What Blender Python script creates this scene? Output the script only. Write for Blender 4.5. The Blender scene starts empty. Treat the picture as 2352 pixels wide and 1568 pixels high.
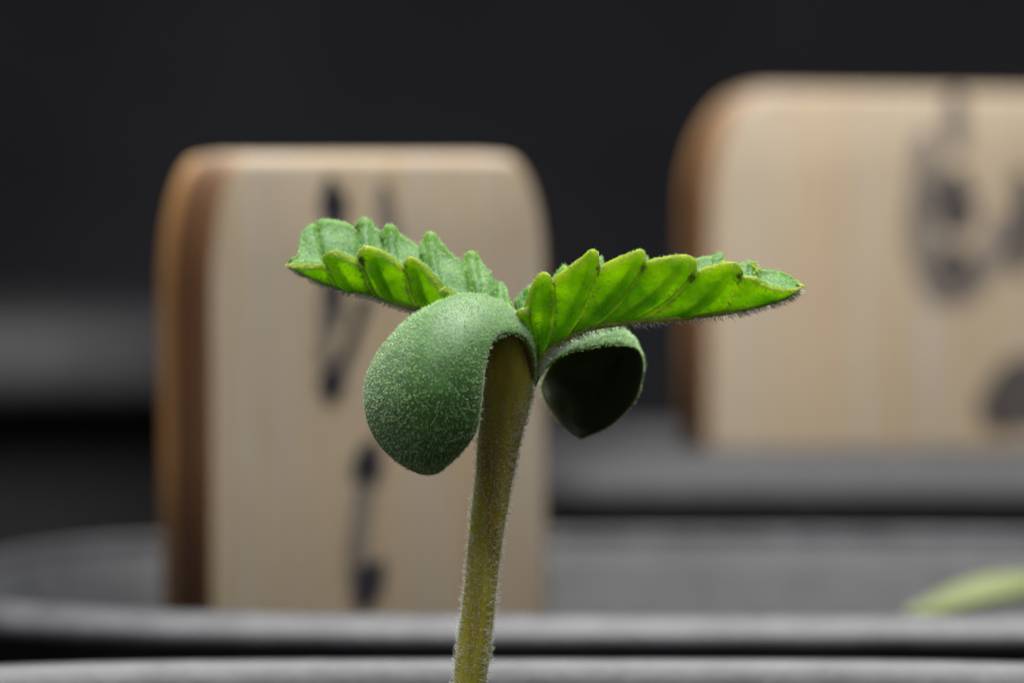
import bpy, math, random
import numpy as np
from mathutils import Vector, Matrix, noise

random.seed(7)
rng = np.random.default_rng(11)
scene = bpy.context.scene
scene.unit_settings.system = 'METRIC'
scene.unit_settings.scale_length = 0.01          # one Blender unit is one centimetre
C = scene.collection

# ------------------------------------------------------------------ camera
CAM_Z = 9.38
PITCH = math.atan(284 / 9800)
cam_d = bpy.data.cameras.new('camera')
cam_d.lens = 150; cam_d.sensor_width = 36
cam_d.clip_start = 0.5; cam_d.clip_end = 1000
cam_d.dof.use_dof = True
cam_d.dof.focus_distance = 19.85
cam_d.dof.aperture_fstop = 0.43
cam_d.dof.aperture_blades = 0
cam = bpy.data.objects.new('camera', cam_d); C.objects.link(cam)
cam.location = (0, 0, CAM_Z)
cam.rotation_euler = (math.pi / 2 - PITCH, 0, 0)
scene.camera = cam
CR = np.array(cam.rotation_euler.to_matrix())

# ------------------------------------------------------------------ light
world = bpy.data.worlds.new('World'); scene.world = world
world.use_nodes = True
world.node_tree.nodes['Background'].inputs[0].default_value = (0.92, 0.96, 1.0, 1)
world.node_tree.nodes['Background'].inputs[1].default_value = 0.115

def area(name, loc, target, sx, sy, power, col):
    l = bpy.data.lights.new(name, 'AREA'); l.shape = 'RECTANGLE'
    l.size = sx; l.size_y = sy; l.energy = power; l.color = col
    o = bpy.data.objects.new(name, l); C.objects.link(o)
    o.location = loc
    o.rotation_euler = (Vector(target) - Vector(loc)).to_track_quat('-Z', 'Y').to_euler()
    return o
area('overhead_light', (2, 28.5, 38), (0, 27, 8), 32, 28, 48000, (1.0, 0.985, 0.96))
area('fill_light', (-16, -8, 46), (0, 26, 9), 30, 20, 7200, (0.95, 0.97, 1.0))  # fill lamp added at the front left, no actual window there

vs = scene.view_settings
vs.view_transform = 'Standard'; vs.look = 'None'; vs.exposure = 0.0; vs.gamma = 1.0
scene.cycles.use_denoising = True
scene.cycles.max_bounces = 12
scene.cycles.diffuse_bounces = 6
scene.cycles.transmission_bounces = 8
scene.cycles.transparent_max_bounces = 8
scene.cycles.sample_clamp_indirect = 6

# ------------------------------------------------------------------ helpers
def P(px, py, D):
    """point seen at photo position (px, py) of a 2352 px wide frame, D cm in front of the camera"""
    px, py, D = np.broadcast_arrays(np.asarray(px, float), np.asarray(py, float), np.asarray(D, float))
    v = np.stack([(px - 1176) / 9800 * D, -(py - 784) / 9800 * D, -D], -1)
    return v @ CR.T + np.array([0, 0, CAM_Z])

def mesh_obj(name, verts, faces, mats, parent=None, fmat=None, smooth=True, attrs=None):
    me = bpy.data.meshes.new(name)
    me.from_pydata([tuple(v) for v in np.asarray(verts)], [], faces)
    for m in (mats if isinstance(mats, (list, tuple)) else [mats]):
        me.materials.append(m)
    if fmat is not None:
        me.polygons.foreach_set('material_index', np.asarray(fmat, dtype=np.int32))
    if smooth:
        me.polygons.foreach_set('use_smooth', np.ones(len(faces), dtype=bool))
    for k, a in (attrs or {}).items():
        at = me.attributes.new(k, 'FLOAT', 'POINT'); at.data.foreach_set('value', np.asarray(a, dtype=np.float32))
    me.update()
    o = bpy.data.objects.new(name, me); C.objects.link(o)
    if parent: o.parent = parent
    return o

def fix_parent(o, parent):
    o.parent = parent; o.matrix_parent_inverse = parent.matrix_world.inverted()

def empty(name, loc):
    o = bpy.data.objects.new(name, None); C.objects.link(o); o.location = loc
    o.empty_display_size = 0.5
    return o

def tag(o, label=None, cat=None, group=None, kind=None):
    if label: o['label'] = label
    if cat: o['category'] = cat
    if group: o['group'] = group
    if kind: o['kind'] = kind
    return o

def catmull(pts, per):
    """Catmull-Rom through rows of pts; per = samples per segment (int or list)"""
    p = np.asarray(pts, float); n = len(p)
    if isinstance(per, int): per = [per] * (n - 1)
    out = []
    for i in range(n - 1):
        p0 = p[i - 1] if i > 0 else 2 * p[0] - p[1]
        p1, p2 = p[i], p[i + 1]
        p3 = p[i + 2] if i + 2 < n else 2 * p[-1] - p[-2]
        for k in range(per[i]):
            t = k / per[i]
            out.append(0.5 * (2 * p1 + (p2 - p0) * t + (2 * p0 - 5 * p1 + 4 * p2 - p3) * t * t + (-p0 + 3 * p1 - 3 * p2 + p3) * t ** 3))
    out.append(p[-1])
    return np.array(out)

def grid_normals(G):
    du = np.gradient(G, axis=0); dv = np.gradient(G, axis=1)
    n = np.cross(du, dv)
    l = np.linalg.norm(n, axis=-1, keepdims=True)
    n = n / np.maximum(l, 1e-9)
    return n

def smooth_noise(p, scale, seed=0.0):
    return np.array([noise.noise(Vector((q[0] * scale + seed, q[1] * scale, q[2] * scale - seed))) for q in p.reshape(-1, 3)]).reshape(p.shape[:-1])

def shell(name, G, N, H, mats, parent, attrs=None):
    """closed fleshy sheet about the grid G: upper side G+N*H/2, lower side G-N*H/2"""
    ns, nt = G.shape[:2]
    up = G + N * H[..., None] / 2; lo = G - N * H[..., None] / 2
    ring = np.concatenate([up, lo[:, nt - 2:0:-1]], axis=1)
    m = ring.shape[1]
    faces = []; fm = []
    for i in range(ns - 1):
        for j in range(m):
            k = (j + 1) % m
            faces.append((i * m + j, i * m + k, (i + 1) * m + k, (i + 1) * m + j)); fm.append(0 if j < nt - 1 else 1)
    A = {}
    for k, a in (attrs or {}).items():
        A[k] = np.concatenate([a, a[:, nt - 2:0:-1]], axis=1).reshape(-1)
    o = mesh_obj(name, ring.reshape(-1, 3), faces, mats, parent, fm, attrs=A)
    return o, up, lo

def flip_check(o, pt_index_face, ref):
    pass

def hairs(name, roots, normals, along, L, rad, mat, parent, lean=0.5, jitter=0.35, curl=0.35):
    """one mesh of fine tapered, bent hairs"""
    n = len(roots)
    L = np.broadcast_to(np.asarray(L, float), (n,)) * rng.uniform(0.6, 1.25, n)
    rad = rad * rng.uniform(0.75, 1.25, n)
    jit = rng.normal(0, jitter, (n, 3))
    d0 = normals + lean * 0.4 * along + jit * 0.6
    d0 /= np.linalg.norm(d0, axis=1, keepdims=True)
    d1 = normals * (1 - curl) + lean * along * 1.4 + jit
    d1 /= np.linalg.norm(d1, axis=1, keepdims=True)
    a = roots - normals * 0.002
    b = a + d0 * (L * 0.5)[:, None]
    c = b + d1 * (L * 0.5)[:, None]
    side = np.cross(d0, rng.normal(0, 1, (n, 3))); side /= np.maximum(np.linalg.norm(side, axis=1, keepdims=True), 1e-6)
    s2 = np.cross(d0, side)
    V = np.zeros((n, 7, 3))
    for k in range(3):
        ang = 2 * math.pi * k / 3
        off = side * math.cos(ang) + s2 * math.sin(ang)
        V[:, k] = a + off * rad[:, None]
        V[:, 3 + k] = b + off * (rad * 0.75)[:, None]
    V[:, 6] = c
    base = (np.arange(n) * 7)[:, None]
    q = np.array([[0, 1, 4, 3], [1, 2, 5, 4], [2, 0, 3, 5]])
    t = np.array([[3, 4, 6], [4, 5, 6], [5, 3, 6]])
    Q = (base[:, :, None] + q[None]).reshape(-1, 4); T = (base[:, :, None] + t[None]).reshape(-1, 3)
    me = bpy.data.meshes.new(name)
    nq, ntv = len(Q), len(T)
    me.vertices.add(n * 7); me.vertices.foreach_set('co', V.reshape(-1).astype(np.float32))
    me.loops.add(nq * 4 + ntv * 3)
    me.loops.foreach_set('vertex_index', np.concatenate([Q.reshape(-1), T.reshape(-1)]).astype(np.int32))
    me.polygons.add(nq + ntv)
    st = np.concatenate([np.arange(nq) * 4, nq * 4 + np.arange(ntv) * 3]).astype(np.int32)
    me.polygons.foreach_set('loop_start', st)
    me.polygons.foreach_set('use_smooth', np.ones(nq + ntv, dtype=bool))
    me.materials.append(mat); me.update(calc_edges=True); me.validate()
    o = bpy.data.objects.new(name, me); C.objects.link(o); o.parent = parent
    o['kind'] = 'stuff'
    return o

def scatter(G, N, count, A=None, weight=None):
    """random points on a grid surface, area weighted; returns roots, normals, direction along the first axis and cell indices"""
    e1 = G[1:, :-1] - G[:-1, :-1]; e2 = G[:-1, 1:] - G[:-1, :-1]
    ar = np.linalg.norm(np.cross(e1, e2), axis=-1)
    if weight is not None: ar = ar * weight[:-1, :-1]
    pr = ar.reshape(-1) / ar.sum()
    idx = rng.choice(len(pr), count, p=pr)
    i, j = np.divmod(idx, ar.shape[1])
    u, v = rng.random((2, count))
    pt = G[i, j] + e1[i, j] * u[:, None] + e2[i, j] * v[:, None]
    nn = N[i, j]
    al = e1[i, j] / np.maximum(np.linalg.norm(e1[i, j], axis=1, keepdims=True), 1e-9)
    return pt, nn, al, i, j

# ------------------------------------------------------------------ materials
def new_mat(name):
    m = bpy.data.materials.new(name); m.use_nodes = True
    nt = m.node_tree; nt.nodes.clear()
    out = nt.nodes.new('ShaderNodeOutputMaterial')
    return m, nt, out
def nd(nt, t, **kw):
    n = nt.nodes.new(t)
    for k, v in kw.items(): setattr(n, k, v)
    return n
def ramp(nt, fac, stops):
    r = nd(nt, 'ShaderNodeValToRGB')
    el = r.color_ramp.elements
    while len(el) < len(stops): el.new(0.5)
    for e, (p, c) in zip(el, stops): e.position = p; e.color = (*c, 1)
    nt.links.new(fac, r.inputs[0]); return r.outputs[0]
def mixc(nt, fac, a, b, mode='MIX'):
    m = nd(nt, 'ShaderNodeMix', data_type='RGBA', blend_type=mode)
    for s, v in ((m.inputs[0], fac), (m.inputs[6], a), (m.inputs[7], b)):
        if isinstance(v, (int, float)): s.default_value = v
        elif isinstance(v, tuple): s.default_value = (*v, 1)
        else: nt.links.new(v, s)
    return m.outputs[2]
def math_n(nt, op, a, b=0.0, clamp=False):
    m = nd(nt, 'ShaderNodeMath', operation=op, use_clamp=clamp)
    for s, v in ((m.inputs[0], a), (m.inputs[1], b)):
        if isinstance(v, (int, float)): s.default_value = v
        else: nt.links.new(v, s)
    return m.outputs[0]
def noise_n(nt, scale, detail=4, rough=0.55, vec=None):
    t = nd(nt, 'ShaderNodeTexNoise'); t.inputs['Scale'].default_value = scale
    t.inputs['Detail'].default_value = detail; t.inputs['Roughness'].default_value = rough
    if vec is not None: nt.links.new(vec, t.inputs['Vector'])
    return t.outputs[0]
def objco(nt, scale=None):
    c = nd(nt, 'ShaderNodeTexCoord').outputs['Object']
    if scale:
        m = nd(nt, 'ShaderNodeMapping'); m.inputs['Scale'].default_value = scale
        nt.links.new(c, m.inputs[0]); c = m.outputs[0]
    return c
def attr(nt, name):
    return nd(nt, 'ShaderNodeAttribute', attribute_name=name).outputs['Fac']

def leaf_mat(name, c_dark, c_light, c_vein, trans_col, trans=0.5, rough=0.5, sheen=0.3, spec=0.3, scale=14, bump=0.25, vein_amt=0.6, trans_vein=None, net_amt=4.0):
    m, nt, out = new_mat(name)
    co = objco(nt)
    f = noise_n(nt, scale, 5, 0.6, co)
    col = ramp(nt, f, [(0.3, c_dark), (0.7, c_light)])
    v = attr(nt, 'vein')
    col = mixc(nt, math_n(nt, 'MULTIPLY', v, vein_amt, True), col, c_vein)
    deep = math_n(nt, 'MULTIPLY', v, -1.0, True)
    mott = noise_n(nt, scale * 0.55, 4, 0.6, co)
    col = mixc(nt, math_n(nt, 'MULTIPLY', deep, 0.8), col, tuple(x * 0.45 for x in c_dark))  # darker hollows: leaf tissue plus pleat shade put into the colour
    p = nd(nt, 'ShaderNodeBsdfPrincipled')
    nt.links.new(col, p.inputs['Base Color'])
    p.inputs['Roughness'].default_value = rough
    p.inputs['Specular IOR Level'].default_value = spec
    p.inputs['Sheen Weight'].default_value = sheen
    p.inputs['Sheen Roughness'].default_value = 0.5
    p.inputs['Sheen Tint'].default_value = (0.9, 1.0, 0.88, 1)
    b = nd(nt, 'ShaderNodeBump'); b.inputs['Strength'].default_value = bump; b.inputs['Distance'].default_value = 0.01
    vor = nd(nt, 'ShaderNodeTexVoronoi', feature='DISTANCE_TO_EDGE'); vor.inputs['Scale'].default_value = 26
    nt.links.new(co, vor.inputs['Vector'])
    net = math_n(nt, 'MULTIPLY', math_n(nt, 'SUBTRACT', 0.12, vor.outputs['Distance'], True), net_amt)
    nt.links.new(math_n(nt, 'ADD', noise_n(nt, 90, 3, 0.6, co), net), b.inputs['Height']); nt.links.new(b.outputs[0], p.inputs['Normal'])
    t = nd(nt, 'ShaderNodeBsdfTranslucent')
    tc = mixc(nt, math_n(nt, 'MULTIPLY', v, vein_amt, True), trans_col, trans_vein or (min(1, trans_col[0] * 1.5), min(1, trans_col[1] * 1.08), trans_col[2]))
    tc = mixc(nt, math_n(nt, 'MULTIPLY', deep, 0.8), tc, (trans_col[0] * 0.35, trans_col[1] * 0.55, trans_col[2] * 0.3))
    tc = mixc(nt, 1.0, tc, ramp(nt, mott, [(0.35, (0.45, 0.62, 0.5)), (0.62, (1.0, 1.0, 1.0))]), 'MULTIPLY')
    nt.links.new(tc, t.inputs[0])
    mx = nd(nt, 'ShaderNodeMixShader'); mx.inputs[0].default_value = trans
    nt.links.new(p.outputs[0], mx.inputs[1]); nt.links.new(t.outputs[0], mx.inputs[2])
    nt.links.new(mx.outputs[0], out.inputs[0])
    return m

M = {}
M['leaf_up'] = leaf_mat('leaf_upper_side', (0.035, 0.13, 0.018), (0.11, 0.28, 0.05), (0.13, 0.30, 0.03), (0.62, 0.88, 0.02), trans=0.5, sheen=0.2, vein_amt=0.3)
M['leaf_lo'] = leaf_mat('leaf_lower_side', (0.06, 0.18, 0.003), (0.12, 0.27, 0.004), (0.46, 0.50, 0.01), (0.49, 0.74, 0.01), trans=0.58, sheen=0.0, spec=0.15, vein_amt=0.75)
M['midrib'] = leaf_mat('midrib_skin', (0.34, 0.40, 0.04), (0.46, 0.50, 0.06), (0.3, 0.36, 0.04), (0.6, 0.75, 0.08), trans=0.4, sheen=0.2)
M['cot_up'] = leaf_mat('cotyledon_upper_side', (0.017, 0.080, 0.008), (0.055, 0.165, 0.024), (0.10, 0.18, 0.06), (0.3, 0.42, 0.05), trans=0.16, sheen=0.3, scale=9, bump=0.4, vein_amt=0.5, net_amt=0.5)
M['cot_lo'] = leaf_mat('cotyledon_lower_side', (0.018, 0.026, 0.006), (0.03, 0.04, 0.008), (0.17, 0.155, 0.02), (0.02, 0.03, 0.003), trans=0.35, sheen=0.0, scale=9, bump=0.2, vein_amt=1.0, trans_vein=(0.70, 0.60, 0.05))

def stem_mat():
    m, nt, out = new_mat('stem_skin')
    co = objco(nt)
    cs = objco(nt, (7, 7, 0.8))
    f = noise_n(nt, 2.0, 5, 0.6, cs)
    col = ramp(nt, f, [(0.3, (0.36, 0.28, 0.03)), (0.5, (0.48, 0.44, 0.035)), (0.72, (0.56, 0.56, 0.04))])
    f2 = noise_n(nt, 3.2, 3, 0.5, co)
    col = mixc(nt, math_n(nt, 'MULTIPLY', math_n(nt, 'SUBTRACT', f2, 0.5, True), 1.6, True), col, (0.22, 0.11, 0.05))
    p = nd(nt, 'ShaderNodeBsdfPrincipled'); nt.links.new(col, p.inputs['Base Color'])
    p.inputs['Roughness'].default_value = 0.5
    p.inputs['Subsurface Weight'].default_value = 0.6
    p.inputs['Subsurface Radius'].default_value = (1.0, 0.8, 0.2)
    p.inputs['Subsurface Scale'].default_value = 0.12
    p.inputs['Specular IOR Level'].default_value = 0.25
    b = nd(nt, 'ShaderNodeBump'); b.inputs['Strength'].default_value = 0.3; b.inputs['Distance'].default_value = 0.01
    nt.links.new(noise_n(nt, 60, 4, 0.6, objco(nt, (1, 1, 0.25))), b.inputs['Height']); nt.links.new(b.outputs[0], p.inputs['Normal'])
    nt.links.new(p.outputs[0], out.inputs[0]); return m
M['stem'] = stem_mat()

def hair_mat(name, col, trans=0.45):
    m, nt, out = new_mat(name)
    d = nd(nt, 'ShaderNodeBsdfPrincipled'); d.inputs['Base Color'].default_value = (*col, 1)
    d.inputs['Roughness'].default_value = 0.35; d.inputs['Specular IOR Level'].default_value = 0.5
    t = nd(nt, 'ShaderNodeBsdfTranslucent'); t.inputs[0].default_value = (*col, 1)
    mx = nd(nt, 'ShaderNodeMixShader'); mx.inputs[0].default_value = trans
    nt.links.new(d.outputs[0], mx.inputs[1]); nt.links.new(t.outputs[0], mx.inputs[2]); nt.links.new(mx.outputs[0], out.inputs[0])
    return m
M['hair'] = hair_mat('pale_hair', (0.88, 0.90, 0.86), 0.55)
M['hair_green'] = hair_mat('green_hair', (0.62, 0.82, 0.46))
M['hair_leaf'] = hair_mat('leaf_hair', (0.46, 0.68, 0.30))
M['hair_yellow'] = hair_mat('yellowish_hair', (0.55, 0.66, 0.22))

def plastic_mat(name, a, b, rough=0.42, scale=3.0, dusty=1.8, spec=0.5):
    m, nt, out = new_mat(name)
    co = objco(nt)
    f = noise_n(nt, scale, 5, 0.6, co)
    col = ramp(nt, f, [(0.35, a), (0.68, b)])
    dust = noise_n(nt, 26, 4, 0.7, co)
    col = mixc(nt, math_n(nt, 'MULTIPLY', math_n(nt, 'SUBTRACT', dust, 0.55, True), dusty, True), col, (0.26, 0.26, 0.26))
    p = nd(nt, 'ShaderNodeBsdfPrincipled'); nt.links.new(col, p.inputs['Base Color'])
    p.inputs['Roughness'].default_value = rough; p.inputs['Specular IOR Level'].default_value = spec
    bm = nd(nt, 'ShaderNodeBump'); bm.inputs['Strength'].default_value = 0.15; bm.inputs['Distance'].default_value = 0.05
    nt.links.new(noise_n(nt, 9, 4, 0.6, co), bm.inputs['Height']); nt.links.new(bm.outputs[0], p.inputs['Normal'])
    nt.links.new(p.outputs[0], out.inputs[0]); return m
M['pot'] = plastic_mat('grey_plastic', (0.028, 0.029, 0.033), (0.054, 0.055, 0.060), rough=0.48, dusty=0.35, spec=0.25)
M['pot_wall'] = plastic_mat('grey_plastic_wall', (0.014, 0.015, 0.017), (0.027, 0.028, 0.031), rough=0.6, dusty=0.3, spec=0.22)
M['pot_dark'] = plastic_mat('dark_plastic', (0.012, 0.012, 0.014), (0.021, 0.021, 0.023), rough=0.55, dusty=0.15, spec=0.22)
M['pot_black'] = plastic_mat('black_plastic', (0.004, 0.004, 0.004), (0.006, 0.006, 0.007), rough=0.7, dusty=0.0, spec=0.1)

def simple_mat(name, a, b, scale, rough=0.9, bump=0.0, bscale=20, stretch=None):
    m, nt, out = new_mat(name)
    co = objco(nt, stretch)
    col = ramp(nt, noise_n(nt, scale, 6, 0.65, co), [(0.35, a), (0.65, b)])
    p = nd(nt, 'ShaderNodeBsdfPrincipled'); nt.links.new(col, p.inputs['Base Color'])
    p.inputs['Roughness'].default_value = rough; p.inputs['Specular IOR Level'].default_value = 0.2
    if bump:
        bm = nd(nt, 'ShaderNodeBump'); bm.inputs['Strength'].default_value = bump; bm.inputs['Distance'].default_value = 0.1
        nt.links.new(noise_n(nt, bscale, 5, 0.6, co), bm.inputs['Height']); nt.links.new(bm.outputs[0], p.inputs['Normal'])
    nt.links.new(p.outputs[0], out.inputs[0]); return m
M['soil'] = simple_mat('potting_soil', (0.012, 0.009, 0.007), (0.05, 0.036, 0.026), 6, 0.95, 0.8, 14)
M['cloth'] = simple_mat('charcoal_cloth', (0.020, 0.0205, 0.023), (0.036, 0.037, 0.041), 0.05, 0.95, 0.2, 30)
M['table'] = simple_mat('black_table', (0.06, 0.06, 0.063), (0.10, 0.10, 0.104), 0.5, 0.7, 0.1, 8)
M['ink'] = simple_mat('black_ink', (0.012, 0.012, 0.018), (0.02, 0.02, 0.026), 6, 0.6)
M['ink_mid'] = simple_mat('half_dry_ink', (0.035, 0.03, 0.03), (0.07, 0.06, 0.055), 4, 0.7)
M['ink_wash'] = simple_mat('thin_ink', (0.10, 0.085, 0.075), (0.16, 0.135, 0.115), 4, 0.7)

def wood_mat(name, warm=0.0):
    m, nt, out = new_mat(name)
    co = objco(nt)
    st = objco(nt, (3.2, 3.2, 0.10))
    f = noise_n(nt, 1.6, 4, 0.55, st)
    fine = noise_n(nt, 9.0, 3, 0.6, st)
    col = ramp(nt, f, [(0.28, (0.31 + warm, 0.235, 0.145)), (0.45, (0.36 + warm, 0.30, 0.213)), (0.6, (0.335, 0.292, 0.232)), (0.75, (0.39, 0.347, 0.275))])
    col = mixc(nt, math_n(nt, 'MULTIPLY', fine, 0.35), col, (0.52, 0.42, 0.30), 'MULTIPLY')
    grain = noise_n(nt, 22.0, 2, 0.5, objco(nt, (1.0, 1.0, 0.03)))
    col = mixc(nt, math_n(nt, 'MULTIPLY', math_n(nt, 'SUBTRACT', grain, 0.48, True), 2.4, True), col, (0.24, 0.16, 0.08))
    stain = noise_n(nt, 0.9, 4, 0.65, co)
    col = mixc(nt, math_n(nt, 'MULTIPLY', math_n(nt, 'SUBTRACT', stain, 0.55, True), 1.6, True), col, (0.25, 0.20, 0.15))
    # edge wood is brown: darker towards the sawn front arris, tan towards the back
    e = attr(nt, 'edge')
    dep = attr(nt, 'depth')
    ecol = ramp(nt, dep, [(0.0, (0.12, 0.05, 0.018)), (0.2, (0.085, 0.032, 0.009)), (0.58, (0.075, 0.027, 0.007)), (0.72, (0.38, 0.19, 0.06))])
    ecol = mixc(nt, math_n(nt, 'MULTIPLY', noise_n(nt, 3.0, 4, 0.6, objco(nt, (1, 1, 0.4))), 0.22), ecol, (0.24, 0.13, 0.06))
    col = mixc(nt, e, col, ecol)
    p = nd(nt, 'ShaderNodeBsdfPrincipled'); nt.links.new(col, p.inputs['Base Color'])
    p.inputs['Roughness'].default_value = 0.6; p.inputs['Specular IOR Level'].default_value = 0.3
    nt.links.new(p.outputs[0], out.inputs[0]); return m
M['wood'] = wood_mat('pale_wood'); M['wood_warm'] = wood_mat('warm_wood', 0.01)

# ------------------------------------------------------------------ setting
def sheet(name, pts, mat):
    o = mesh_obj(name, pts, [tuple(range(len(pts)))], mat, smooth=False); tag(o, kind='structure'); return o
sheet('table', [(-90, -10, 0), (90, -10, 0), (90, 100.2, 0), (-90, 100.2, 0)], M['table'])
# hanging cloth with soft folds
nx, nz = 120, 24
xs = np.linspace(-90, 90, nx); zs = np.linspace(-0.2, 70, nz)
X, Z = np.meshgrid(xs, zs, indexing='ij')
Y = 100 + 0.8 * np.sin(X * 0.22 + 0.4) + 0.5 * np.sin(X * 0.47 + 1.3) + 0.02 * Z
bg = np.stack([X, Y, Z], -1).reshape(-1, 3)
bf = [(i * nz + j, i * nz + j + 1, (i + 1) * nz + j + 1, (i + 1) * nz + j) for i in range(nx - 1) for j in range(nz - 1)]
tag(mesh_obj('backdrop', bg, bf, M['cloth']), kind='structure')

# ------------------------------------------------------------------ pots
def make_pot(label, cx, cy, R, rim_z, lip, lip_h, mat, power=2.0, ry=None, soil_drop=1.0, wall_mat=None, inner=1.0, taper=0.10, group='plastic nursery pots'):
    t = empty('plant_pot', (cx, cy, 0)); tag(t, label, 'plant pot', group)
    ry = ry or R
    n = 128
    ang = np.linspace(0, 2 * math.pi, n, endpoint=False)
    ex = 2 / power
    ux = np.sign(np.cos(ang)) * np.abs(np.cos(ang)) ** ex; uy = np.sign(np.sin(ang)) * np.abs(np.sin(ang)) ** ex
    def lathe(name, prof, m, cap_first=False, cap_last=False, wob=0.0):
        V = []
        for (dr, z) in prof:
            w = wob * np.sin(ang * 3 + z)
            V.append(np.stack([ux * (R + dr) + 0 * w, uy * (ry + dr), np.full(n, z) + w], -1))
        V = np.concatenate(V); F = []
        for i in range(len(prof) - 1):
            for j in range(n):
                k = (j + 1) % n
                F.append((i * n + j, i * n + k, (i + 1) * n + k, (i + 1) * n + j))
        if cap_first: F.append(tuple(range(n - 1, -1, -1)))
        if cap_last: F.append(tuple((len(prof) - 1) * n + j for j in range(n)))
        return mesh_obj(name, V, F, m, t)
    tp = taper * R
    wall = 0.10
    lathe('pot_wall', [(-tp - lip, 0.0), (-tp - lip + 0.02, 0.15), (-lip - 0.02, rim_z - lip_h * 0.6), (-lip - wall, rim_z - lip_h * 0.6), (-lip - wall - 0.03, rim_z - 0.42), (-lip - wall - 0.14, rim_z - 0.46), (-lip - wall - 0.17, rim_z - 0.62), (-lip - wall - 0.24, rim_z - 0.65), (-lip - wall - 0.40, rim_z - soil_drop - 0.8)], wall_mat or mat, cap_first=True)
    # rolled lip
    q = [(-lip * 0.95, -1.0), (-lip * 0.25, -1.0), (0.0, -0.92), (0.02, -0.78), (-lip * 0.12, -0.52), (-lip * 0.36, -0.24), (-lip * 0.62, -0.06), (-lip * 0.85, 0.0),
         (-lip * (0.85 + 0.23 * inner), -0.05), (-lip * (0.85 + 0.47 * inner), -0.22), (-lip * (0.85 + 0.70 * inner), -0.50), (-lip * (0.85 + 0.83 * inner), -0.80), (-lip * (0.85 + 0.81 * inner), -0.95), (-lip * 1.0, -1.0)]
    pr = [(a, rim_z + b * lip_h) for a, b in q]
    lathe('rim', pr + [pr[0]], mat)
    # soil
    rings = [(-R * 0.999, 0), (-R * 0.8, 0), (-R * 0.6, 0), (-R * 0.4, 0), (-R * 0.25, 0), (-lip - wall - 0.05, 0)]
    G = []
    for f in np.linspace(0.02, 1.0, 14):
        rx_ = (R - lip - wall - 0.05) * f; ry_ = (ry - lip - wall - 0.05) * f
        p = np.stack([ux * rx_, uy * ry_, np.full(n, rim_z - soil_drop)], -1)
        p[:, 2] += 0.13 * np.array([noise.noise(Vector((q[0] * 1.7 + cx, q[1] * 1.7 + cy, 0.3))) + 0.6 * noise.noise(Vector((q[0] * 5 + cx, q[1] * 5, 1.7))) for q in p])
        G.append(p)
    V = np.concatenate(G); F = []
    for i in range(13):
        for j in range(n):
            k = (j + 1) % n
            F.append((i * n + j, i * n + k, (i + 1) * n + k, (i + 1) * n + j))
    F.append(tuple(range(n)))
    mesh_obj('soil', V, F, M['soil'], t)
    return t
RIM = 7.0
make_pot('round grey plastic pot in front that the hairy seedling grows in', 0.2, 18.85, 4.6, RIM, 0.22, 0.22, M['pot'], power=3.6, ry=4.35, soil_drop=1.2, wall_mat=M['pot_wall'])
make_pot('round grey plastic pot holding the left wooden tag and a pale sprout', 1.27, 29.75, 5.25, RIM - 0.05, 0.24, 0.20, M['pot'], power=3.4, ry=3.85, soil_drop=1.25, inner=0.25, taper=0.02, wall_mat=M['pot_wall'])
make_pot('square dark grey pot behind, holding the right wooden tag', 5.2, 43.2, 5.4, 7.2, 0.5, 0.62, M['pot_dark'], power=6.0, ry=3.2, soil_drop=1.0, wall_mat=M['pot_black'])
make_pot('tall dark pot at the far left behind the left wooden tag', -8.6, 67.5, 7.5, 8.15, 0.8, 1.45, M['pot_dark'], soil_drop=1.5, wall_mat=M['pot_black'])

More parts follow.
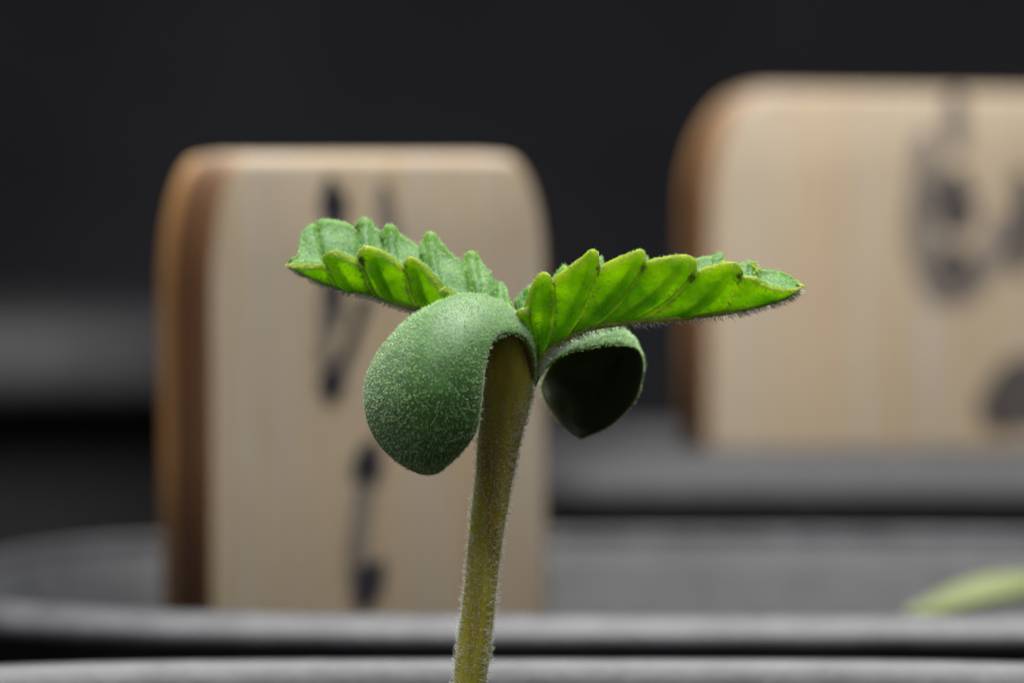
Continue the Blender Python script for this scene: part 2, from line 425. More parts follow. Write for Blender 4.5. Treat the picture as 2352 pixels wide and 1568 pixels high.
# ------------------------------------------------------------------ wooden tags
def make_tag(label, corner_px, D, z_bot, w, th, theta, rad_l, rad_r, lean, mat, strokes):
    """corner_px: photo position of the (unrounded) top-left front corner; the slab turns by theta so that its left edge shows"""
    top = P(corner_px[0], corner_px[1], D)
    h = top[2] - z_bot
    t = empty('wooden_tag', (top[0], top[1], z_bot)); t.rotation_euler = (math.radians(lean[0]), math.radians(lean[1]), theta)
    tag(t, label, 'plant label', 'wooden plant labels')
    out = [(0, 0), (0.0, h * 0.5)]
    for k in range(15):
        a = math.pi - k / 14 * math.pi / 2
        out.append((rad_l[0] + rad_l[0] * math.cos(a), h - rad_l[1] + rad_l[1] * math.sin(a)))
    for k in range(15):
        a = math.pi / 2 - k / 14 * math.pi / 2
        out.append((w - rad_r[0] + rad_r[0] * math.cos(a), h - rad_r[1] + rad_r[1] * math.sin(a)))
    out += [(w, h * 0.5), (w, 0)]
    O = np.array(out); m = len(O)
    cen = np.array([w / 2, h * 0.45])
    d = np.roll(O, -1, 0) - np.roll(O, 1, 0)
    nrm = np.stack([-d[:, 1], d[:, 0]], -1); nrm /= np.linalg.norm(nrm, axis=1, keepdims=True)
    bev = 0.075
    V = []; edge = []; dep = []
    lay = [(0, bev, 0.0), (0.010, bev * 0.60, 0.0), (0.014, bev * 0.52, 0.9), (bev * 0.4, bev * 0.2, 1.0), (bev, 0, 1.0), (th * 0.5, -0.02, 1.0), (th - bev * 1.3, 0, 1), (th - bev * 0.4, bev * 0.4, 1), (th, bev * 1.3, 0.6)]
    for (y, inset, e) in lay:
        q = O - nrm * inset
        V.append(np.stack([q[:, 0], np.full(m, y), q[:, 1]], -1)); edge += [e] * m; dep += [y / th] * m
    # the side edges take the full edge colour, the top less of it
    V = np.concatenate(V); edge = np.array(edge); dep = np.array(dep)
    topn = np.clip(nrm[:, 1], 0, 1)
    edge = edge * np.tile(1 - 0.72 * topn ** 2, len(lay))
    F = []
    for i in range(len(lay) - 1):
        for j in range(m):
            k = (j + 1) % m
            F.append((i * m + j, i * m + k, (i + 1) * m + k, (i + 1) * m + j))
    F.append(tuple(range(m - 1, -1, -1))); F.append(tuple((len(lay) - 1) * m + j for j in range(m)))
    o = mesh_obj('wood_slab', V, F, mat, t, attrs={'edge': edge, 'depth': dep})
    bpy.context.view_layer.update()
    # written marks: photo positions projected on the slab's front face
    Rm = np.array((Matrix.Rotation(theta, 3, 'Z') @ Matrix.Rotation(math.radians(lean[1]), 3, 'Y') @ Matrix.Rotation(math.radians(lean[0]), 3, 'X')))
    org = np.array([top[0], top[1], z_bot]); nf = Rm @ np.array([0, -1, 0])
    camp = np.array([0, 0, CAM_Z])
    def to_face(px, py):
        r = P(px, py, 1.0) - camp
        k = np.dot(org - camp, nf) / np.dot(r, nf)
        return Rm.T @ (camp + r * k - org)
    for si, (pts, width, kind) in enumerate(strokes):
        L2 = np.array([to_face(*p[:2]) for p in pts])[:, [0, 2]]
        ws = np.array([(p[2] if len(p) > 2 else 1.0) for p in pts])
        q = catmull(np.column_stack([L2, ws]), 8)
        c, wv = q[:, :2], q[:, 2] * width * 0.75
        dd = np.gradient(c, axis=0); dd /= np.maximum(np.linalg.norm(dd, axis=1, keepdims=True), 1e-6)
        nn = np.stack([-dd[:, 1], dd[:, 0]], -1)
        # round caps
        V = []; lvl = -0.006 - 0.003 * si
        for k in range(len(c)):
            V += [(c[k, 0] + nn[k, 0] * wv[k], lvl, c[k, 1] + nn[k, 1] * wv[k]), (c[k, 0] - nn[k, 0] * wv[k], lvl, c[k, 1] - nn[k, 1] * wv[k])]
        F = [(2 * k, 2 * k + 1, 2 * k + 3, 2 * k + 2) for k in range(len(c) - 1)]
        for end, sg in ((0, -1), (len(c) - 1, 1)):
            base = len(V); V.append((c[end, 0], lvl, c[end, 1]))
            ks = []
            for a in np.linspace(-math.pi / 2, math.pi / 2, 9):
                v = dd[end] * sg * math.cos(a) + nn[end] * math.sin(a)
                ks.append(len(V)); V.append((c[end, 0] + v[0] * wv[end], lvl, c[end, 1] + v[1] * wv[end]))
            F += [(base, ks[i], ks[i + 1]) for i in range(8)]
        mesh_obj('ink_mark', V, F, M[kind], t, smooth=False)
    return t

left_strokes = [
    ([(758, 420, .5), (766, 470, 1.2), (770, 520, .7)], 0.13, 'ink'),
    ([(880, 430, .6), (890, 500, 1.0), (905, 560, .8), (900, 640, .6)], 0.10, 'ink_wash'),
    ([(768, 540, .6), (772, 600, .5), (764, 660, .8), (762, 700, 1.1), (764, 740, .6)], 0.13, 'ink'),
    ([(760, 905, .7), (762, 880, 1.3), (775, 850, .7), (800, 800, .5), (822, 740, .5), (838, 690, .6)], 0.12, 'ink'),
    ([(742, 820, .8), (748, 760, .8), (745, 700, .8)], 0.09, 'ink_wash'),
    ([(850, 1030, .8), (842, 1070, 1.4), (836, 1120, .5)], 0.12, 'ink'),
    ([(834, 1130, .8), (826, 1200, .9), (818, 1270, .9), (825, 1320, 1.0)], 0.11, 'ink_wash'),
    ([(868, 1300, .5), (848, 1325, 1.2), (838, 1355, 1.0), (832, 1385, .5)], 0.15, 'ink'),
]
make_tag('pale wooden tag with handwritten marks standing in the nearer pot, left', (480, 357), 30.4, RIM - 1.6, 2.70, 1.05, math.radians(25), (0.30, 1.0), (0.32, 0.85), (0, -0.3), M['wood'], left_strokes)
right_strokes = [
    ([(2195, 238, .8), (2192, 250, .7), (2196, 320, .9)], 0.20, 'ink_wash'),
    ([(2190, 420, .7), (2185, 450, 1.5), (2198, 490, 1.0)], 0.30, 'ink_mid'),
    ([(2125, 330, .6), (2118, 420, .7), (2112, 520, .8), (2130, 610, .8), (2170, 665, .8), (2230, 650, .7), (2275, 590, .7), (2310, 520, .8)], 0.26, 'ink_wash'),
    ([(2185, 590, .8), (2192, 615, 1.2), (2188, 640, .7)], 0.26, 'ink_mid'),
    ([(2350, 420, .8), (2365, 500, 1.0), (2345, 600, .8)], 0.22, 'ink_mid'),
    ([(2300, 930, .9), (2345, 900, 1.2), (2400, 880, 1.0)], 0.40, 'ink_mid'),
]
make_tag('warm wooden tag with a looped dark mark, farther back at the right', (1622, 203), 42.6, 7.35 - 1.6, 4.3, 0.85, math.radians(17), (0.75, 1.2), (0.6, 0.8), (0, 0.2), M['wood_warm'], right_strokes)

# ------------------------------------------------------------------ the seedling
plant = empty('seedling', tuple(P(1062, 1640, 20.0)))
plant.location.z = RIM - 1.2
tag(plant, 'sharp green hairy seedling with two serrated leaves and two curled seed leaves', 'seedling')
bpy.context.view_layer.update()
def own(o):
    o.matrix_parent_inverse = plant.matrix_world.inverted(); return o

# stem: photo contours (left x, right x, y), swept as an oval tube
con = [(975, 1040, 2150), (1000, 1066, 1900), (1030, 1100, 1660), (1042, 1113, 1568), (1050, 1124, 1500), (1062, 1134, 1400), (1072, 1144, 1300), (1082, 1158, 1200), (1093, 1176, 1100),
       (1101, 1197, 1000), (1105, 1210, 950), (1108, 1222, 900), (1112, 1222, 860), (1119, 1217, 820), (1130, 1210, 790), (1140, 1204, 765), (1150, 1195, 740)]
dof = [20.0] * 9 + [20.0, 20.0, 20.0, 19.98, 19.965, 19.955, 19.97, 20.07]
ct = catmull([(a, b, y, d) for (a, b, y), d in zip(con, dof)], 10)
ns, na = len(ct), 40
SG = np.zeros((ns, na, 3))
ang = np.linspace(0, 2 * math.pi, na, endpoint=False)
for i, (a, b, y, d) in enumerate(ct):
    c = P((a + b) / 2, y, d); hw = (b - a) / 2 / 9800 * d
    depth = min(hw * 0.95, 0.105)
    SG[i, :, 0] = c[0] + hw * np.cos(ang); SG[i, :, 1] = c[1] + depth * np.sin(ang); SG[i, :, 2] = c[2]
SG += (0.004 * smooth_noise(SG, 9) + 0.0035 * np.cos(6 * ang + 0.6)[None, :])[..., None] * np.stack([np.cos(ang), np.sin(ang), 0 * ang], -1)[None]
SGc = np.concatenate([SG, SG[:, :1]], axis=1)
SN = grid_normals(SGc); SN[:, 0] = SN[:, -1] = (SN[:, 1] + SN[:, -2]) / 2
if SN[5, 0, 0] < 0: SN = -SN
F = [(i * na + j, i * na + (j + 1) % na, (i + 1) * na + (j + 1) % na, (i + 1) * na + j) for i in range(ns - 1) for j in range(na)]
F.append(tuple((ns - 1) * na + j for j in range(na)))
stem = own(mesh_obj('stem', SG.reshape(-1, 3), F, M['stem'], plant))
w = np.ones(SGc.shape[:2]); yy = ct[:, 2]
w[yy > 1750] = 0.15; w[yy < 880] = 0.45
pt, nn, al, ii, jj = scatter(SGc, SN, 7000, weight=w)
Ls = np.where(yy[ii] < 870, 0.020, 0.031)
hs = hairs('fine_hairs', pt, nn, al, Ls, 0.0015, M['hair'], stem, lean=0.55, jitter=0.42, curl=0.45)

# cotyledons -----------------------------------------------------------
def cotyledon(rows, ref_idx, ref, T, n_hair, hair_len, rim_hair, lean):
    R = np.array(rows, float)                       # rows x 5 x 3  (px, py, D)
    W = np.stack([P(R[:, k, 0], R[:, k, 1], R[:, k, 2]) for k in range(R.shape[1])], 1)
    A = catmull(W.reshape(len(W), -1), 12).reshape(-1, R.shape[1], 3)
    G = np.stack([catmull(a, 12) for a in A])
    N = grid_normals(G)
    # re-orient the collapsed tip
    N[-1] = N[-3]; N[-2] = N[-3]
    if np.dot(N[ref_idx], ref) < 0: N = -N
    nS, nT = G.shape[:2]
    t = np.linspace(-1, 1, nT)[None, :]; s = np.linspace(0, 1, nS)[:, None]
    prof = np.sqrt(np.clip(1 - np.abs(t) ** 7, 0, 1)) * np.sqrt(np.clip(1 - s ** 14, 0, 1))
    H = T * prof * np.ones((nS, nT))
    G = G + N * (0.007 * smooth_noise(G, 6, 3.3) + 0.004 * np.cos(t * math.pi * 2.6) * np.sin(math.pi * s))[..., None]
    vein = np.clip((np.abs(t) - 0.9) / 0.1, 0, 1) * np.ones((nS, nT)) * 0.25
    vein = np.maximum(vein, np.clip((0.42 - s) / 0.25, 0, 1) * np.ones((nS, nT)))
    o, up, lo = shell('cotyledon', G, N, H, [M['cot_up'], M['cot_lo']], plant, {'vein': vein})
    own(o)
    p1, n1, a1, i1, j1 = scatter(up, N, n_hair)
    edge = np.abs(np.linspace(-1, 1, nT)[j1])
    hairs('fine_hairs', p1, n1, a1, hair_len, 0.0012, M['hair_green'], o, lean=lean, jitter=0.35, curl=0.5)
    # margin fringe
    outw = np.zeros_like(N); outw[:, :-1] = 0
    cols = [0, nT - 1]
    rp, rn, ra = [], [], []
    for c, d in ((0, G[:, 0] - G[:, 2]), (nT - 1, G[:, -1] - G[:, -3])):
        d = d / np.maximum(np.linalg.norm(d, axis=1, keepdims=True), 1e-9)
        sl = np.linalg.norm(np.diff(G[:, c], axis=0), axis=1); k = rng.choice(nS - 1, rim_hair, p=sl / sl.sum()); u = rng.random(rim_hair)[:, None]
        rp.append(G[k, c] * (1 - u) + G[k + 1, c] * u); rn.append(d[k] * 0.8 + N[k, c] * 0.35)
        e = G[np.minimum(k + 1, nS - 1), c] - G[k, c]; ra.append(e / np.maximum(np.linalg.norm(e, axis=1, keepdims=True), 1e-9))
    rn = np.concatenate(rn); rn /= np.linalg.norm(rn, axis=1, keepdims=True)
    hairs('margin_hairs', np.concatenate(rp), rn, np.concatenate(ra), hair_len * 1.15, 0.0013, M['hair_green'], o, lean=0.5, jitter=0.4)
    return o, G, N

def row(L, Cc, Rr, kl=0.0, kr=0.0):
    """five points from left edge, centre and right edge; k pulls the quarter points outwards (D towards camera)"""
    L, Cc, Rr = map(np.array, (L, Cc, Rr))
    q1 = -0.125 * Rr + 0.75 * Cc + 0.375 * L; q3 = -0.125 * L + 0.75 * Cc + 0.375 * Rr
    return [L, q1, Cc, q3, Rr]
left_rows = [
    row((1135, 845, 20.16), (1180, 838, 20.14), (1226, 872, 19.95)),
    row((1105, 790, 20.24), (1174, 752, 20.12), (1222, 818, 19.86)),
    row((1035, 745, 20.24), (1138, 700, 20.0), (1205, 782, 19.80)),
    row((955, 760, 20.14), (1062, 690, 19.86), (1168, 767, 19.70)),
    row((885, 800, 20.0), (1003, 726, 19.64), (1132, 790, 19.56)),
    row((845, 860, 19.88), (972, 805, 19.48), (1115, 850, 19.48)),
    row((835, 920, 19.80), (962, 895, 19.40), (1108, 925, 19.46)),
    row((850, 985, 19.74), (966, 980, 19.40), (1096, 990, 19.48)),
    row((893, 1040, 19.68), (978, 1042, 19.46), (1057, 1037, 19.52)),
    row((950, 1074, 19.62), (988, 1074, 19.55), (1020, 1068, 19.56)),
    row((996, 1086, 19.60), (996, 1086, 19.60), (996, 1086, 19.60)),
]
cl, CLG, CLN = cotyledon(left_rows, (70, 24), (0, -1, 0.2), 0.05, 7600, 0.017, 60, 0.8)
right_rows = [
    row((1195, 870, 20.16), (1212, 865, 20.12), (1230, 888, 20.02)),
    row((1215, 835, 20.30), (1240, 820, 20.22), (1250, 850, 20.08)),
    row((1235, 820, 20.52), (1290, 780, 20.38), (1292, 815, 20.18)),
    row((1255, 820, 20.74), (1350, 757, 20.52), (1345, 800, 20.28)),
    row((1262, 835, 20.90), (1408, 758, 20.66), (1405, 793, 20.38)),
    row((1250, 862, 20.98), (1420, 800, 20.80), (1450, 794, 20.48)),
    row((1242, 888, 20.98), (1395, 850, 20.88), (1474, 818, 20.56)),
    row((1250, 920, 20.94), (1372, 900, 20.90), (1477, 862, 20.62)),
    row((1275, 957, 20.90), (1355, 947, 20.88), (1458, 920, 20.66)),
    row((1305, 990, 20.86), (1344, 985, 20.84), (1405, 975, 20.74)),
    row((1335, 1009, 20.80), (1335, 1009, 20.80), (1335, 1009, 20.80)),
]
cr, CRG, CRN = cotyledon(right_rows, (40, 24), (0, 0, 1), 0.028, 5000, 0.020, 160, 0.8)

# true leaves ----------------------------------------------------------
def blade(lines, conv, dm, de, bow, ref, amp, T, seed, near=False):
    """lines: rows of (margin x, margin y, midrib x, midrib y, phase) in crop coordinates; phase 0 = notch, 1 = tooth tip"""
    L = np.array(lines, float)
    seg = np.linalg.norm(np.diff(L[:, :2], axis=0), axis=1)
    per = [max(2, int(round(x / 5.5))) for x in seg]
    Q = catmull(L, per)
    Q[:, 4] = np.clip(Q[:, 4], 0, 1)
    nt_ = 44
    t = np.linspace(0, 1, nt_)[None, :]
    E = Q[:, None, 0:2]; Mi = Q[:, None, 2:4]
    ln = np.linalg.norm(E - Mi, axis=-1, keepdims=True)
    perp = np.concatenate([-(E - Mi)[..., 1:2], (E - Mi)[..., 0:1]], -1)
    pos = Mi * (1 - t[..., None]) + E * t[..., None] + perp * bow * (4 * t * (1 - t))[..., None] * 0.5
    s = np.linspace(0, 1, len(Q))[:, None]
    l1 = ln[:, 0, 0]; k = 22
    env = np.array([l1[max(0, a - k):a + k + 1].max() for a in range(len(l1))])
    env = np.convolve(np.pad(env, k, mode='edge'), np.ones(2 * k + 1) / (2 * k + 1), 'valid')[:, None]
    u = np.clip(t * ln[..., 0] / np.maximum(env, 8), 0, 1.1)
    width = np.clip(env / 260.0, 0, 1)
    D = dm(Mi[..., 0]) + (de(s) * width) * (0.35 * u + 0.65 * u ** 1.5)
    px, py = conv(pos[..., 0], pos[..., 1])
    G = P(px, py, D)
    N = grid_normals(G); N[-1] = N[-2]
    # smooth the normals along the serrated axis a little
    K = np.array([1, 2, 3, 2, 1]) / 9.0
    Np = np.pad(N, ((2, 2), (0, 0), (0, 0)), mode='edge')
    N = sum(K[k] * Np[k:k + len(N)] for k in range(5)); N /= np.maximum(np.linalg.norm(N, axis=-1, keepdims=True), 1e-9)
    c = N[len(N) // 2, nt_ // 2]
    if np.dot(c, ref) < 0: N = -N
    ph = Q[:, 4:5]
    win = np.clip(t / 0.30, 0, 1) ** 0.8
    size = np.clip(ln[..., 0] / 260.0, 0.12, 1)
    def line_dist(sel):
        """distance in the blade's own outline plane to the chosen vein lines"""
        d = np.full(pos.shape[:2], 1e9)
        for r in sel:
            q = Q0(r)
            for a in range(0, len(q) - 1):
                ab = q[a + 1] - q[a]; ap = pos - q[a]
                k = np.clip((ap @ ab) / max(ab @ ab, 1e-9), 0, 1)
                d = np.minimum(d, np.linalg.norm(ap - k[..., None] * ab, axis=-1))
        return d
    def Q0(r):
        e, m_ = r[:2], r[2:4]; tt = np.linspace(0, 1, 9)[:, None]
        pp = np.array([-(e - m_)[1], (e - m_)[0]])
        return m_ * (1 - tt) + e * tt + pp * bow * 4 * tt * (1 - tt) * 0.5
    notch = [r for r in L[:-1] if r[4] == 0]; tips = [r for r in L[:-1] if r[4] == 1]
    dr = line_dist(notch); dh = line_dist(tips)
    wob = 1 + 0.35 * smooth_noise(G, 5, seed + 2)
    if near:      # channels along the tooth veins, thin raised yellow lines running to the notches
        cor = amp * (-1.0 * np.exp(-(dh / (30 * wob)) ** 2) * (1 - t ** 3) - 0.30 * np.exp(-(dr / (9 * wob)) ** 2) * (1 - t ** 4) + 0.30 * np.exp(-(dr / (34 * wob)) ** 2))
    else:         # teeth swell into fingers, the notch lines sink
        cor = amp * (-1.25 * np.exp(-(dr / (26 * wob)) ** 2) + 0.8 * np.exp(-(dh / (34 * wob)) ** 2))
    G2 = G + N * (cor * win * size)[..., None]
    G2 = G2 + N * (0.016 * smooth_noise(G, 7, seed) * np.clip(t * 2, 0, 1) * size)[..., None]
    N2 = grid_normals(G2); N2[-1] = N2[-2]
    Np = np.pad(N2, ((1, 1), (0, 0), (0, 0)), mode='edge')
    N2 = (Np[:-2] + 2 * Np[1:-1] + Np[2:]); N2 /= np.maximum(np.linalg.norm(N2, axis=-1, keepdims=True), 1e-9)
    if np.dot(N2[len(N2) // 2, nt_ // 2], N[len(N) // 2, nt_ // 2]) < 0: N2 = -N2
    ridge = np.exp(-(dr / ((12 if near else 15) * wob)) ** 2) * np.exp(-((t - 0.45) / 0.45) ** 2) * np.clip(size * 1.3, 0, 1)
    marg = np.clip((t - 0.90) / 0.08, 0, 1)
    hollow = np.exp(-(dh / (24 * wob)) ** 2) * np.clip(1.15 - t * 0.9, 0, 1) * np.clip(t * 5, 0, 1) * np.clip(size * 1.4, 0, 1)  # darker green tissue along the tooth lines, with pleat shade painted in
    if near: hollow = np.clip(hollow * 1.2 + 0.45 * np.clip(1 - t * 1.3, 0, 1), 0, 1)  # shade towards the midrib is put into the colour too
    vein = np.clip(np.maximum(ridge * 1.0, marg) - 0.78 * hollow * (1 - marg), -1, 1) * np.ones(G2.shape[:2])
    prof = np.sqrt(np.clip(1 - t ** 26, 0, 1)) * (1 + 0.9 * np.exp(-((t - 0.96) / 0.06) ** 2))
    H = T * prof * np.ones(G2.shape[:2])
    return G2, N2, H, vein, ph * np.ones_like(H), Q

def make_leaf(name_label, near, far, midrib_px, conv, dm, den, dfr, bow_n, bow_f, amp, T, hair_up, hair_lo, rib_hair, rib_r, rib_len):
    parts = []
    Vs = []; Fs = []; Fm = []; Va = []
    off = 0
    data = []
    for lines, de, bow, ref, seed in ((near, den, bow_n, np.array([0, 1, 0.7]), 1.0), (far, dfr, bow_f, np.array([0, -1, 0.7]), 5.0)):
        G, N, H, vein, ph, Q = blade(lines, conv, dm, de, bow, ref, amp, T, seed, near=(seed == 1.0))
        ns_, nt_ = G.shape[:2]
        up = G + N * H[..., None] / 2; lo = G - N * H[..., None] / 2
        ring = np.concatenate([up, lo[:, nt_ - 2:0:-1]], axis=1); m = ring.shape[1]
        for i in range(ns_ - 1):
            for j in range(m):
                k = (j + 1) % m
                Fs.append((off + i * m + j, off + i * m + k, off + (i + 1) * m + k, off + (i + 1) * m + j)); Fm.append(0 if j < nt_ - 1 else 1)
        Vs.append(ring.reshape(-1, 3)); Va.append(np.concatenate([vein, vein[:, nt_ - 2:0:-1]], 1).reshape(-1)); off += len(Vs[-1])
        data.append((up, lo, N, ph, vein))
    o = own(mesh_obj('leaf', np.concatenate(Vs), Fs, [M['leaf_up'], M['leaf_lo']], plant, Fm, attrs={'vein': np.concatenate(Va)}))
    # midrib
    mp = catmull(midrib_px, 10); s = np.linspace(0, 1, len(mp))
    px, py = conv(mp[:, 0], mp[:, 1]); c = P(px, py, dm(mp[:, 0]))
    tan = np.gradient(c, axis=0); tan /= np.linalg.norm(tan, axis=1, keepdims=True)
    a1 = np.cross(tan, np.array([0, 1, 0.0])); a1 /= np.linalg.norm(a1, axis=1, keepdims=True); a2 = np.cross(tan, a1)
    th = np.linspace(0, 2 * math.pi, 14, endpoint=False)
    rr = rib_r * (1 - s) ** 0.7 + 0.004
    TG = c[:, None] + rr[:, None, None] * (np.cos(th)[None, :, None] * a1[:, None] + np.sin(th)[None, :, None] * a2[:, None])
    TF = [(i * 14 + j, i * 14 + (j + 1) % 14, (i + 1) * 14 + (j + 1) % 14, (i + 1) * 14 + j) for i in range(len(c) - 1) for j in range(14)]
    rib = mesh_obj('midrib', TG.reshape(-1, 3), TF, M['midrib'], o, attrs={'vein': np.zeros(TG.shape[0] * 14)})
    # hairs: frosty above, sparse and yellowish below, a long fringe under the midrib
    R_, N_, A_ = [], [], []
    for (up, lo, N, ph, vein) in data:
        p, n, a, i, j = scatter(up, N, hair_up // 2)
        t_dir = (up[:, 1:] - up[:, :-1])[i, j]; t_dir /= np.maximum(np.linalg.norm(t_dir, axis=1, keepdims=True), 1e-9)
        R_.append(p); N_.append(n); A_.append(t_dir)
    hairs('frosty_hairs', np.concatenate(R_), np.concatenate(N_), np.concatenate(A_), 0.016, 0.0013, M['hair_leaf'], o, lean=0.7, jitter=0.4)
    R_, N_, A_ = [], [], []
    for (up, lo, N, ph, vein) in data:
        p, n, a, i, j = scatter(lo, -N, hair_lo // 2, weight=0.35 + 2.0 * np.clip(vein, 0, 1))
        R_.append(p); N_.append(n); A_.append(a)
    hairs('sparse_hairs', np.concatenate(R_), np.concatenate(N_), np.concatenate(A_), 0.026, 0.0012, M['hair_yellow'], o, lean=0.9, jitter=0.4)
    k = rng.integers(0, int(len(c) * 0.97), rib_hair)
    fan = rng.normal(-math.pi / 2 * 0, 0.9, rib_hair)
    down = np.array([0, 0, -1.0]) - tan[k] * (tan[k] @ np.array([0, 0, -1.0]))[:, None]
    down /= np.linalg.norm(down, axis=1, keepdims=True)
    sd = np.cross(tan[k], down)
    n = down * np.cos(fan)[:, None] + sd * np.sin(fan)[:, None]
    u = rng.random(rib_hair)[:, None]
    root = c[k] * (1 - u) + c[k + 1] * u + n * rr[k][:, None]
    hairs('midrib_hairs', root, n, tan[k], rib_len, 0.0016, M['hair'], o, lean=0.6, jitter=0.35)
    return o

conv_r = lambda x, y: (1132.9 + x * 0.3125, 538.9 + y * 0.3125)
conv_l = lambda x, y: (643.1 + x * 0.2604, 477.7 + y * 0.2604)

mid_r = [(292, 1030), (305, 985), (335, 930), (390, 865), (480, 790), (600, 722), (750, 672), (1000, 640), (1300, 618), (1700, 572), (1900, 534), (2100, 478), (2200, 430), (2258, 380)]
near_r = [
    (165, 590, 275, 1010, .2), (180, 555, 277, 1005, .6), (215, 535, 280, 1000, 1), (238, 560, 283, 995, .3), (243, 520, 286, 990, 0), (262, 430, 290, 985, .35), (295, 350, 294, 975, .65), (325, 300, 297, 965, .85), (370, 274, 300, 955, 1),
    (410, 290, 308, 945, .8), (428, 320, 318, 935, .4), (436, 338, 325, 925, 0), (470, 290, 335, 912, .2), (560, 230, 345, 900, .5), (650, 165, 358, 888, .8), (700, 118, 372, 875, .95), (740, 107, 388, 862, 1),
    (770, 128, 405, 848, .8), (780, 175, 425, 830, .45), (775, 243, 450, 812, 0), (830, 205, 480, 790, .2), (920, 165, 515, 770, .5), (1010, 132, 550, 750, .8), (1060, 108, 580, 735, .95), (1095, 110, 610, 720, 1),
    (1118, 140, 640, 706, .7), (1120, 178, 665, 697, .35), (1106, 226, 690, 688, 0), (1150, 187, 740, 674, .2), (1260, 165, 800, 664, .5), (1350, 150, 850, 656, .8), (1430, 152, 900, 650, 1),
    (1480, 180, 950, 645, .8), (1492, 225, 985, 641, .45), (1468, 298, 1020, 637, 0), (1530, 250, 1120, 630, .25), (1620, 220, 1230, 622, .6), (1700, 202, 1310, 616, .85), (1770, 200, 1390, 608, 1),
    (1812, 225, 1480, 598, .7), (1824, 262, 1560, 588, .4), (1812, 300, 1640, 578, 0), (1860, 300, 1740, 564, .3), (1930, 312, 1860, 543, .7), (1985, 350, 1960, 520, .9), (2040, 378, 2040, 498, .8), (2120, 390, 2120, 470, .6), (2200, 392, 2200, 430, .4), (2258, 380, 2258, 380, .3)]
far_r = [
    (150, 520, 292, 1000, 0), (165, 470, 294, 990, .4), (205, 428, 297, 980, .8), (265, 393, 300, 970, 1), (300, 420, 305, 960, .6), (315, 480, 312, 945, 0), (420, 330, 330, 925, .5), (520, 240, 345, 905, 1), (560, 270, 365, 885, .5), (580, 340, 390, 862, 0),
    (660, 240, 430, 830, .5), (790, 170, 480, 795, 1), (820, 210, 520, 770, .5), (830, 300, 570, 742, 0), (950, 210, 640, 710, .5), (1120, 168, 720, 682, 1), (1150, 200, 780, 668, .5), (1155, 270, 840, 660, 0), (1270, 200, 920, 650, .5), (1400, 172, 1000, 640, .9), (1440, 175, 1060, 634, 1),
    (1470, 215, 1110, 630, .4), (1475, 250, 1160, 626, 0), (1500, 175, 1240, 620, .4), (1580, 160, 1320, 614, .8), (1670, 152, 1400, 606, 1), (1697, 168, 1460, 600, .7), (1695, 205, 1520, 593, .3), (1710, 250, 1570, 587, 0), (1790, 222, 1640, 578, .5), (1860, 214, 1720, 566, .9), (1918, 220, 1790, 555, 1),
    (1932, 245, 1850, 545, .6), (1928, 280, 1900, 534, 0), (1965, 268, 1960, 520, .3), (2080, 275, 2050, 494, .6), (2160, 298, 2130, 465, .7), (2220, 330, 2200, 430, .5), (2258, 378, 2258, 380, .3)]
make_leaf('right', near_r, far_r, mid_r, conv_r,
          lambda x: 20.02 - 0.22 * np.clip((x - 290) / 1970, 0, 1), lambda s: -0.20 + 0 * s, lambda s: 0.30 + 0 * s, 0.16, 0.16, 0.021, 0.023, 7000, 4600, 900, 0.022, 0.040)

mid_l = [(2040, 960), (1900, 950), (1700, 940), (1480, 922), (1230, 885), (1000, 828), (780, 752), (560, 712), (330, 630), (180, 550), (70, 486)]
near_l = [
    (1900, 860, 1960, 955, 0), (1800, 800, 1900, 950, .6), (1740, 790, 1820, 945, 1), (1700, 820, 1760, 942, .3), (1680, 850, 1720, 940, 0), (1560, 768, 1660, 938, .6), (1475, 683, 1600, 932, 1), (1452, 700, 1560, 928, .5), (1450, 742, 1500, 924, 0), (1420, 660, 1450, 918, .25), (1340, 570, 1400, 910, .5), (1250, 480, 1350, 903, .8), (1165, 424, 1310, 897, 1),
    (1125, 430, 1280, 893, .8), (1120, 470, 1260, 890, .4), (1112, 548, 1230, 885, 0), (1070, 505, 1170, 872, .25), (1000, 445, 1110, 857, .5), (900, 378, 1050, 842, .75), (790, 335, 1000, 828, 1), (728, 335, 960, 815, .9), (714, 385, 920, 800, .5), (732, 528, 860, 780, 0),
    (680, 465, 800, 759, .3), (600, 412, 740, 746, .6), (500, 368, 680, 735, .9), (435, 378, 630, 726, 1), (420, 420, 570, 714, .6), (430, 515, 500, 695, 0), (350, 492, 410, 662, .4), (260, 494, 310, 620, .6), (160, 492, 190, 556, .5), (70, 484, 70, 486, .3)]
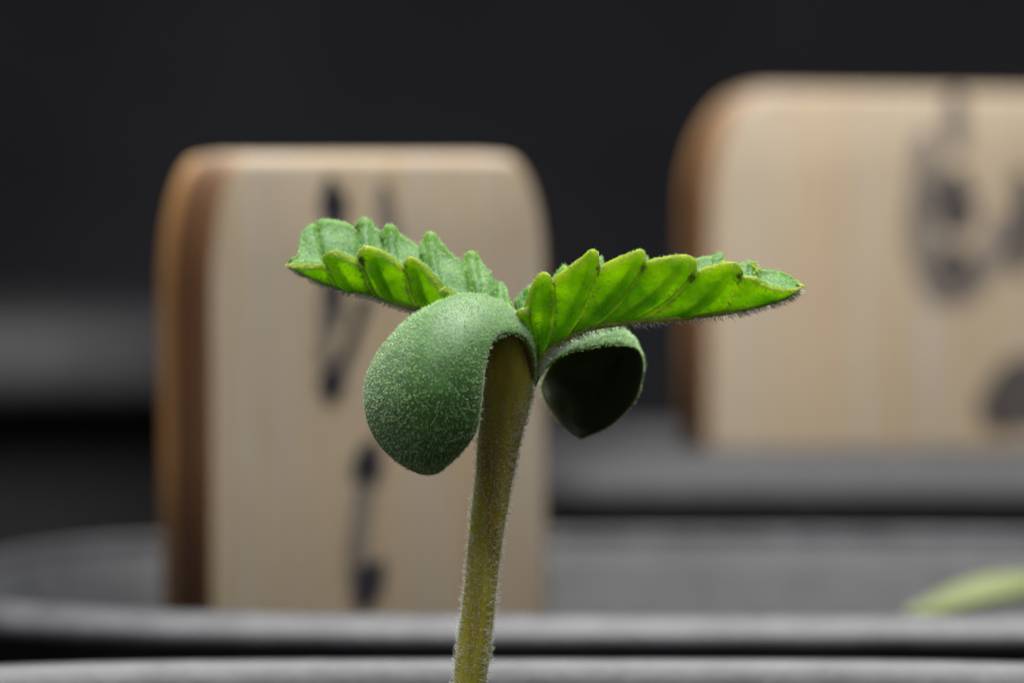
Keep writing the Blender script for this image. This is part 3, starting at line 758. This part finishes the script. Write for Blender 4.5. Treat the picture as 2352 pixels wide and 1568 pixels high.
far_l = [
    (2050, 905, 2030, 958, 0), (2015, 830, 2020, 956, .4), (1985, 760, 2000, 955, .8), (1945, 716, 1985, 954, 1), (1895, 722, 1965, 953, .8), (1880, 800, 1940, 951, 0), (1855, 640, 1910, 950, .3), (1800, 520, 1880, 949, .7), (1740, 440, 1850, 947, .9), (1690, 424, 1820, 945, 1), (1648, 460, 1790, 943, .7), (1655, 630, 1740, 940, 0),
    (1600, 500, 1700, 940, .2), (1480, 385, 1620, 934, .5), (1395, 285, 1540, 926, .8), (1330, 245, 1480, 922, 1), (1280, 262, 1430, 915, .8), (1266, 330, 1370, 906, .4), (1258, 470, 1300, 896, 0), (1200, 325, 1240, 886, .3), (1080, 238, 1170, 872, .7), (975, 184, 1110, 857, 1), (928, 196, 1060, 844, .8), (912, 318, 1000, 828, 0),
    (880, 205, 960, 815, .3), (830, 165, 920, 800, .7), (800, 125, 880, 787, .95), (750, 114, 840, 773, 1), (704, 128, 800, 759, .7), (692, 225, 750, 748, 0), (600, 150, 680, 735, .3), (480, 116, 590, 718, .8), (390, 112, 520, 700, .6), (320, 125, 470, 686, 0), (235, 190, 400, 658, .6), (200, 270, 330, 630, .8), (196, 350, 255, 590, .3), (183, 425, 185, 553, .3), (130, 462, 122, 518, .3), (70, 484, 70, 486, 0)]
make_leaf('left', near_l, far_l, mid_l, conv_l,
          lambda x: 20.04 + 0.16 * np.clip((2040 - x) / 1970, 0, 1), lambda s: -0.16 + 0 * s, lambda s: 0.34 + 0 * s, -0.12, -0.10, 0.027, 0.028, 7000, 3600, 1100, 0.020, 0.032)

# ------------------------------------------------------------------ neighbouring sprout, out of focus
def sprout():
    base = P(2440, 1500, 31.5); base[2] = RIM - 1.25
    t = empty('sprout', tuple(base))
    tag(t, 'small blurred yellow-green sprout behind the pot rim at the lower right', 'sprout')
    bpy.context.view_layer.update()
    inv = t.matrix_world.inverted()
    top = P(2400, 1352, 31.5)
    path = catmull([base, base * 0.6 + top * 0.4 + np.array([0.1, 0, 0]), top], 10)
    th = np.linspace(0, 2 * math.pi, 12, endpoint=False)
    V = np.concatenate([p + 0.09 * np.stack([np.cos(th), np.sin(th), 0 * th], -1) for p in path])
    F = [(i * 12 + j, i * 12 + (j + 1) % 12, (i + 1) * 12 + (j + 1) % 12, (i + 1) * 12 + j) for i in range(len(path) - 1) for j in range(12)]
    o = mesh_obj('stem', V, F, M['stem'], t); o.matrix_parent_inverse = inv
    for tipx, tipy, d1, wmul in ((2085, 1432, 31.2, 1.15), (2650, 1320, 32.2, 0.9)):
        a, b = top, P(tipx, tipy, d1)
        rows_ = []
        for s in np.linspace(0, 1, 9):
            c = a * (1 - s) + b * s + np.array([0, 0, 0.05 * math.sin(math.pi * s)])
            hw = wmul * 0.17 * (math.sin(math.pi * min(0.97, 0.10 + 0.9 * s)) ** 0.7) + 0.005
            rows_.append([c + np.array([0, -hw, -0.16 * hw]), c + np.array([0, 0, 0.25 * hw + 0.02]), c + np.array([0, hw, 0.5 * hw])])
        A = catmull(np.array(rows_).reshape(9, -1), 5).reshape(-1, 3, 3); G = np.stack([catmull(r, 6) for r in A])
        N = grid_normals(G)
        if N[20, 6, 2] < 0: N = -N
        tt = np.linspace(-1, 1, G.shape[1])[None, :]
        H = 0.12 * np.sqrt(np.clip(1 - tt ** 4, 0, 1)) * np.ones(G.shape[:2])
        o, _, _ = shell('cotyledon', G, N, H, [M['sprout'], M['sprout']], t, {'vein': np.zeros(G.shape[:2])})
        o.matrix_parent_inverse = inv
M['sprout'] = leaf_mat('sprout_skin', (0.12, 0.15, 0.045), (0.18, 0.205, 0.075), (0.3, 0.4, 0.1), (0.5, 0.6, 0.1), trans=0.3, sheen=0.3)
sprout()
# children of the plant's parts keep world placement (their parents sit at the plant's base)
bpy.context.view_layer.update()
